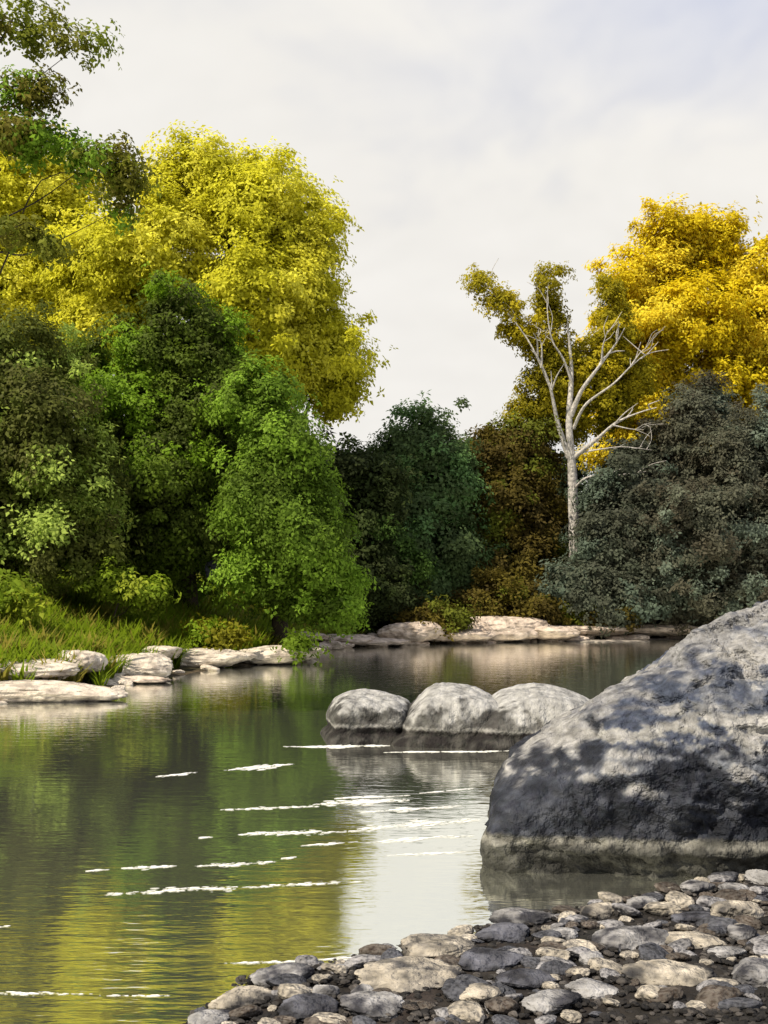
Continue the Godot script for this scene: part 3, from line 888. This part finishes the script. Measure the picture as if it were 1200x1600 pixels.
	for s in [
		[Vector3(-0.99, 0, -11.46), Vector3(0.08, 0, -11.55), 0.2], [Vector3(-0.02, 0, -11.09), Vector3(1.64, 0, -11.25), 0.10], [Vector3(-1.93, 0, -9.8), Vector3(-1.6, 0, -9.98), 0.14], [Vector3(-1.4, 0, -10.07), Vector3(-0.82, 0, -10.44), 0.2],
		[Vector3(-1.21, -0.03, -8.52), Vector3(-0.48, -0.02, -8.65), 0.13], [Vector3(-0.58, -0.02, -8.65), Vector3(0.2, -0.02, -8.8), 0.2], [Vector3(-0.19, -0.03, -8.42), Vector3(0.58, -0.02, -8.67), 0.12], [Vector3(-1.24, -0.06, -7.72), Vector3(-1.15, -0.05, -7.74), 0.05], [Vector3(-0.99, -0.05, -7.79), Vector3(-0.18, -0.05, -7.91), 0.14], [Vector3(-0.24, -0.05, -7.91), Vector3(0.68, -0.04, -8.23), 0.22],
		[Vector3(-0.4, -0.02, -8.89), Vector3(0.2, -0.02, -9.01), 0.06], [Vector3(-0.11, -0.06, -7.58), Vector3(0.6, -0.05, -7.77), 0.09], [Vector3(0, -0.07, -7.29), Vector3(0.56, -0.07, -7.4), 0.05], [Vector3(-0.54, -0.06, -7.52), Vector3(-0.17, -0.06, -7.61), 0.05], [Vector3(0.28, -0.01, -9.08), Vector3(0.75, -0.01, -9.27), 0.05], [Vector3(-1.8, -0.09, -6.98), Vector3(-1.68, -0.09, -7.01), 0.05], [Vector3(-1.59, -0.09, -7.02), Vector3(-1.28, -0.08, -7.07), 0.08], [Vector3(-1.18, -0.08, -7.09), Vector3(-0.67, -0.08, -7.18), 0.11], [Vector3(-0.64, -0.08, -7.22), Vector3(-0.56, -0.08, -7.25), 0.06],
		[Vector3(-1.6, -0.11, -6.53), Vector3(-0.67, -0.1, -6.66), 0.13], [Vector3(-0.74, -0.1, -6.68), Vector3(-0.13, -0.1, -6.76), 0.10], [Vector3(-0.78, -0.16, -5.52), Vector3(-0.31, -0.16, -5.57), 0.035], [Vector3(-0.37, -0.16, -5.57), Vector3(0.12, -0.16, -5.61), 0.05], [Vector3(-1.75, -0.17, -5.16), Vector3(-1.3, -0.17, -5.15), 0.05], [Vector3(-1.28, -0.17, -5.14), Vector3(-0.95, -0.17, -5.13), 0.035], [Vector3(-2.03, -0.14, -6.03), Vector3(-1.96, -0.14, -6.04), 0.05],
		[Vector3(0.78, -0.08, -7.06), Vector3(1.04, -0.09, -6.98), 0.05], [Vector3(1.06, -0.09, -6.98), Vector3(1.64, -0.09, -7.01), 0.035]]:
		k += 1
		foam_glint(water, s[0], s[1], s[2], k)


func white_tree() -> void:
	var base := Vector3(5.45, 0.14, -33)
	base.y = height(base.x, base.z) - 0.05
	var o := thing("white_tree", "pale bare-limbed white-barked tree standing before the golden tree", "tree", base)
	var white := Color(0.78, 0.74, 0.69)
	var b := base
	part("trunk", tube([Vector3(0, -0.2, 0), Vector3(5.45, 2.43, -33) - b, Vector3(5.39, 4.63, -33) - b, Vector3(5.3, 6.1, -33) - b, Vector3(5.4, 7.6, -33.2) - b, Vector3(5.29, 9.01, -33.3) - b], [0.19, 0.165, 0.15, 0.11, 0.07, 0.015], white, 10, 1), pale_bark_m, o)
	for s in [
		[[Vector3(5.3, 5.09, -33), Vector3(4.97, 6.05, -32.9), Vector3(4.69, 7.15, -32.7), Vector3(4.31, 8, -32.6)], 0.11], [[Vector3(4.46, 7.6, -32.65), Vector3(4.46, 8.22, -32.6), Vector3(4.3, 8.56, -32.5)], 0.05],
		[[Vector3(5.35, 6.28, -33), Vector3(5.61, 6.95, -32.8), Vector3(6.01, 7.53, -32.6), Vector3(6.5, 8.2, -32.5), Vector3(6.77, 8.68, -32.4)], 0.10], [[Vector3(6.15, 7.7, -32.55), Vector3(6.16, 8.18, -32.4), Vector3(6.28, 8.61, -32.3)], 0.045],
		[[Vector3(5.43, 5.92, -33), Vector3(5.71, 6.55, -32.6), Vector3(6.42, 7.08, -32.3), Vector3(6.89, 7.55, -32.2), Vector3(7.35, 7.89, -32.1), Vector3(7.91, 7.99, -32)], 0.06], [[Vector3(6.89, 7.55, -32.2), Vector3(7.13, 7.91, -32.1), Vector3(7.32, 8.06, -32)], 0.035],
		[[Vector3(5.41, 5.07, -33), Vector3(5.94, 5.5, -32.6), Vector3(6.5, 5.99, -32.3), Vector3(7.1, 6.25, -32.1), Vector3(7.57, 6.38, -32)], 0.085], [[Vector3(6.42, 5.93, -32.3), Vector3(6.89, 5.81, -32.2), Vector3(7.24, 5.78, -32.1)], 0.03],
		[[Vector3(5.57, 5.21, -32.9), Vector3(6.14, 5.28, -32.5), Vector3(6.73, 5.32, -32.3), Vector3(7.48, 5.22, -32.2)], 0.035], [[Vector3(5.43, 4.17, -33), Vector3(5.76, 4.49, -32.6), Vector3(6.48, 4.53, -32.4), Vector3(7.33, 4.62, -32.2)], 0.05],
		[[Vector3(5.41, 7.22, -33.1), Vector3(5.13, 7.93, -33), Vector3(4.79, 8.46, -32.9), Vector3(4.66, 9.38, -32.9), Vector3(4.7, 10.11, -32.9)], 0.05], [[Vector3(4.76, 6.97, -32.7), Vector3(4.19, 8.26, -32.8), Vector3(3.56, 9.19, -32.9), Vector3(2.93, 10.04, -33)], 0.045]]:
		part("limb", tube((s[0] as Array).map(func(p): return p - b), [s[1] * 0.85, s[1] * 0.58, s[1] * 0.34, s[1] * 0.12], white, 7, int(s[1] * 900.0)), pale_bark_m, o)
		var pts: Array = (s[0] as Array).map(func(p): return p - b)
		for k in 4:
			var t := rng.randf_range(0.45, 0.98) * (pts.size() - 1)
			var i := mini(int(t), pts.size() - 2)
			var from: Vector3 = pts[i].lerp(pts[i + 1], t - i)
			var along: Vector3 = (pts[i + 1] - pts[i]).normalized()
			var to := (along + Vector3(rng.randfn() * 0.6, 0.35 + rng.randfn() * 0.3, rng.randfn() * 0.5)).normalized() * rng.randf_range(0.35, 0.9)
			var r0: float = s[1] * 0.28
			part("twig", tube([from, from + to * 0.5 + Vector3(rng.randfn() * 0.06, rng.randfn() * 0.06, 0), from + to], [r0, r0 * 0.7, 0.006], white, 5, k), pale_bark_m, o)
	crown(o, "crown", [[2.88, 10.09, -33.4, 0.33, 0.41, 0.37], [3.43, 9.53, -33.4, 0.48, 0.48, 0.48], [3.99, 8.84, -33.4, 0.52, 0.48, 0.5], [4.77, 10.24, -33.4, 0.41, 0.48, 0.45], [4.8, 9.35, -33.6, 0.45, 0.49, 0.47], [4.71, 8.39, -33.9, 0.64, 0.68, 0.66], [4.71, 7.16, -33.9, 0.57, 0.94, 0.75], [5.51, 7.59, -34.2, 0.85, 1.14, 1], [6.36, 7.59, -34.2, 0.85, 1.14, 1], [6.76, 9.32, -34.3, 0.61, 1.14, 0.88], [6.27, 6.45, -34.2, 0.95, 0.76, 0.85], [5.13, 6.26, -34.2, 0.76, 0.66, 0.71], [7.36, 7.43, -34.4, 0.67, 0.96, 0.81], [4.14, 6.6, -33.9, 0.53, 0.41, 0.47]], [Color(0.38, 0.33, 0.014), Color(0.25, 0.22, 0.010), Color(0.48, 0.40, 0.016)], 0.13, 0.6, 0.28, 34)


func shore() -> void:
	var grey := Color(0.52, 0.51, 0.51)
	var grey_dark := Color(0.075, 0.075, 0.09)
	var cream := Color(0.70, 0.63, 0.52)
	var cream_dark := Color(0.13, 0.125, 0.125)
	var big: Array = []
	var named := []
	# label, where, half width, half height, half depth, turn, tone
	var list := [
		["grey stone with sunlit back at the water's edge", Vector3(-0.46, -0.17, -5.33), 0.155, 0.075, 0.12, 0.1, 0],
		["long low speckled stone pointing into the water", Vector3(-0.62, -0.17, -5.05), 0.155, 0.055, 0.10, 0.15, 1],
		["leftmost stone at the shore's lower edge", Vector3(-0.74, -0.18, -4.81), 0.11, 0.06, 0.09, 0.3, 0],
		["small round stone below the grey stone with sunlit back", Vector3(-0.26, -0.17, -5.05), 0.065, 0.055, 0.06, 0.5, 0],
		["egg-sized pale stone left of the largest flat stone", Vector3(-0.1, -0.17, -5.06), 0.05, 0.045, 0.05, 0.9, 0],
		["largest flat stone of the shore, cream on top", Vector3(0.14, -0.17, -5.22), 0.25, 0.075, 0.17, -0.05, 1],
		["long stone at the water's edge beside the reflected sky", Vector3(0.27, -0.15, -5.64), 0.21, 0.07, 0.15, 0.1, 1],
		["round cream pebble in front of the largest flat stone", Vector3(0.41, -0.18, -4.91), 0.09, 0.06, 0.08, 0.2, 1],
		["thin pale slab overhanging the dark water below the boulder", Vector3(0.76, -0.13, -6.13), 0.19, 0.055, 0.12, 0.03, 0],
		["cream topped stone right of the thin pale slab", Vector3(1.15, -0.13, -6.15), 0.1, 0.06, 0.09, 0.4, 1],
		["grey stone third from the thin pale slab", Vector3(1.41, -0.12, -6.26), 0.085, 0.065, 0.08, 0.7, 0],
		["wide grey mound of stone in mid shore", Vector3(1.21, -0.15, -5.66), 0.2, 0.09, 0.15, 0.15, 0],
		["flat beige slab joined to the wide grey mound", Vector3(1.49, -0.15, -5.64), 0.17, 0.05, 0.12, 0.05, 1],
		["pale stone nearest the boulder's waterline", Vector3(1.79, -0.11, -6.59), 0.1, 0.07, 0.09, 0.2, 0],
		["tall cream stone at right, above the brown gravel", Vector3(1.84, -0.14, -6.01), 0.13, 0.11, 0.1, 0.5, 1],
		["bright cream flat stone in the lower right", Vector3(1.27, -0.17, -5.09), 0.19, 0.065, 0.13, -0.1, 1],
		["lavender grey stone left of the bright cream flat stone", Vector3(0.89, -0.17, -4.99), 0.13, 0.055, 0.1, 0.1, 0],
		["small pale stone below the thin pale slab", Vector3(0.89, -0.15, -5.79), 0.075, 0.045, 0.07, 0.4, 0],
		["slanted grey stone below the tall cream stone", Vector3(1.75, -0.15, -5.66), 0.075, 0.06, 0.07, 0.8, 0],
		["big grey stone cut by the picture's right edge", Vector3(1.64, -0.17, -5.03), 0.15, 0.09, 0.12, 0.3, 0],
		["small upright grey stone above the lavender grey stone", Vector3(0.97, -0.17, -5.35), 0.06, 0.07, 0.06, 0.6, 0],
		["dark bluish stone beside the small round grey stone", Vector3(-0.32, -0.18, -4.83), 0.12, 0.06, 0.1, 0.3, 2],
		["frosty grey stone in front, below the egg-sized pale stone", Vector3(-0.04, -0.18, -4.83), 0.16, 0.06, 0.11, -0.1, 0],
		["brown grey stone at the lower edge, centre right", Vector3(0.7, -0.18, -4.79), 0.13, 0.06, 0.1, 0.2, 0],
		["pale stone on the right edge just below the boulder", Vector3(2.2, -0.1, -6.69), 0.1, 0.07, 0.09, 0.1, 0],
		["flat light stone by the pale right-edge stone", Vector3(1.99, -0.11, -6.5), 0.11, 0.045, 0.09, 0.2, 0],
		["little light stone in the brown gravel at right", Vector3(1.61, -0.16, -5.41), 0.085, 0.045, 0.07, 0.3, 0],
		["dark blue stone in shade beneath the thin pale slab", Vector3(0.61, -0.15, -5.81), 0.16, 0.06, 0.12, 0.2, 2],
		["grey flat stone right of the round cream pebble", Vector3(0.64, -0.17, -5.11), 0.13, 0.05, 0.1, 0.1, 2],
		["dark stone between long stone and the largest flat stone", Vector3(0.48, -0.16, -5.41), 0.17, 0.055, 0.12, 0.2, 2],
		["dark wet stone behind the flat beige slab", Vector3(1.64, -0.14, -6.01), 0.15, 0.06, 0.1, 0.5, 2]]
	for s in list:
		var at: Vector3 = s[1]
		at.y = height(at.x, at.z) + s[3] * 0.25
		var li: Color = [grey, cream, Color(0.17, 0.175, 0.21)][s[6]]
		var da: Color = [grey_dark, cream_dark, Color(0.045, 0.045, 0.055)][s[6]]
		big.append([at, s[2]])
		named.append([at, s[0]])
		stone("shore_stone", s[0], at, Vector3(s[2] * 1.12, s[3] * 0.82, s[4] * 1.15), s[5], big.size() * 5, li, da, 4, "larger stones of the near shore", height(at.x, at.z) + 0.012)  # foot darkened in the colour for damp and for shaded sides
	# cobbles between them: nothing tells these apart
	var kinds := []
	for i in 8:
		var tone := i % 4
		kinds.append(stone_mesh(Vector3(1.1, 0.38, 0.8), 300 + i, 3, [Color(0.46, 0.45, 0.46), Color(0.15, 0.155, 0.18), cream, Color(0.19, 0.165, 0.145)][tone], [grey_dark, Color(0.035, 0.036, 0.044), cream_dark, Color(0.06, 0.042, 0.03)][tone]))
	var first: MeshInstance3D = null
	var made := 0
	while made < 270:
		var x := rng.randf_range(-0.95, 2.7)
		var d := rng.randf_range(4.6, 7.0)
		if absf(x) > d * 0.37: continue
		var s := inside_by(near_bar, Vector2(x, d))
		if s < -0.01: continue
		var r := 0.03 + 0.08 * pow(rng.randf(), 1.7)
		var hit := false
		for q in big:
			if Vector2(x - q[0].x, (-d - q[0].z)).length() < q[1] * 0.75 + r * 0.4: hit = true
		if hit: continue
		var o := MeshInstance3D.new()
		o.name = numbered("cobble")
		o.mesh = kinds[made % 8]
		o.material_override = rock_m
		o.position = Vector3(x, height(x, -d) + r * 0.2, -d)
		o.rotation = Vector3(rng.randf_range(-0.25, 0.25), rng.randf_range(0, TAU), rng.randf_range(-0.25, 0.25))
		o.scale = Vector3.ONE * r
		add_child(o)
		var tone: String = ["grey", "charcoal", "cream", "brown grey"][made % 4]
		tag(o, "%s cobble %s" % [tone, beside(o.position, named)], "stone", "cobbles of the near shore")
		made += 1
	var mm := MultiMesh.new()
	mm.transform_format = MultiMesh.TRANSFORM_3D
	mm.use_colors = true
	mm.mesh = stone_mesh(Vector3(1, 0.6, 0.8), 401, 2, Color(0.9, 0.9, 0.9), Color(0.7, 0.7, 0.7))
	mm.instance_count = 16000
	var i := 0
	while i < 16000:
		var x := rng.randf_range(-1.6, 3.6)
		var d := rng.randf_range(2.6, 7.2)
		if inside_by(near_bar, Vector2(x, d)) < -0.04: continue
		var r := rng.randf_range(0.008, 0.028)
		mm.set_instance_transform(i, Transform3D(Basis(Vector3.UP, rng.randf_range(0, TAU)).scaled(Vector3(r, r, r)), Vector3(x, height(x, -d) + r * 0.2, -d)))
		var t := rng.randf()
		mm.set_instance_color(i, mixed(Color(0.03, 0.028, 0.028), Color(0.20, 0.18, 0.165), t * t * t))
		i += 1
	var g := MultiMeshInstance3D.new()
	g.name = "gravel"
	g.multimesh = mm
	g.material_override = rock_m
	add_child(g)
	tag(g, "dark wet gravel filling the near shore between stones", "gravel", "", "stuff")
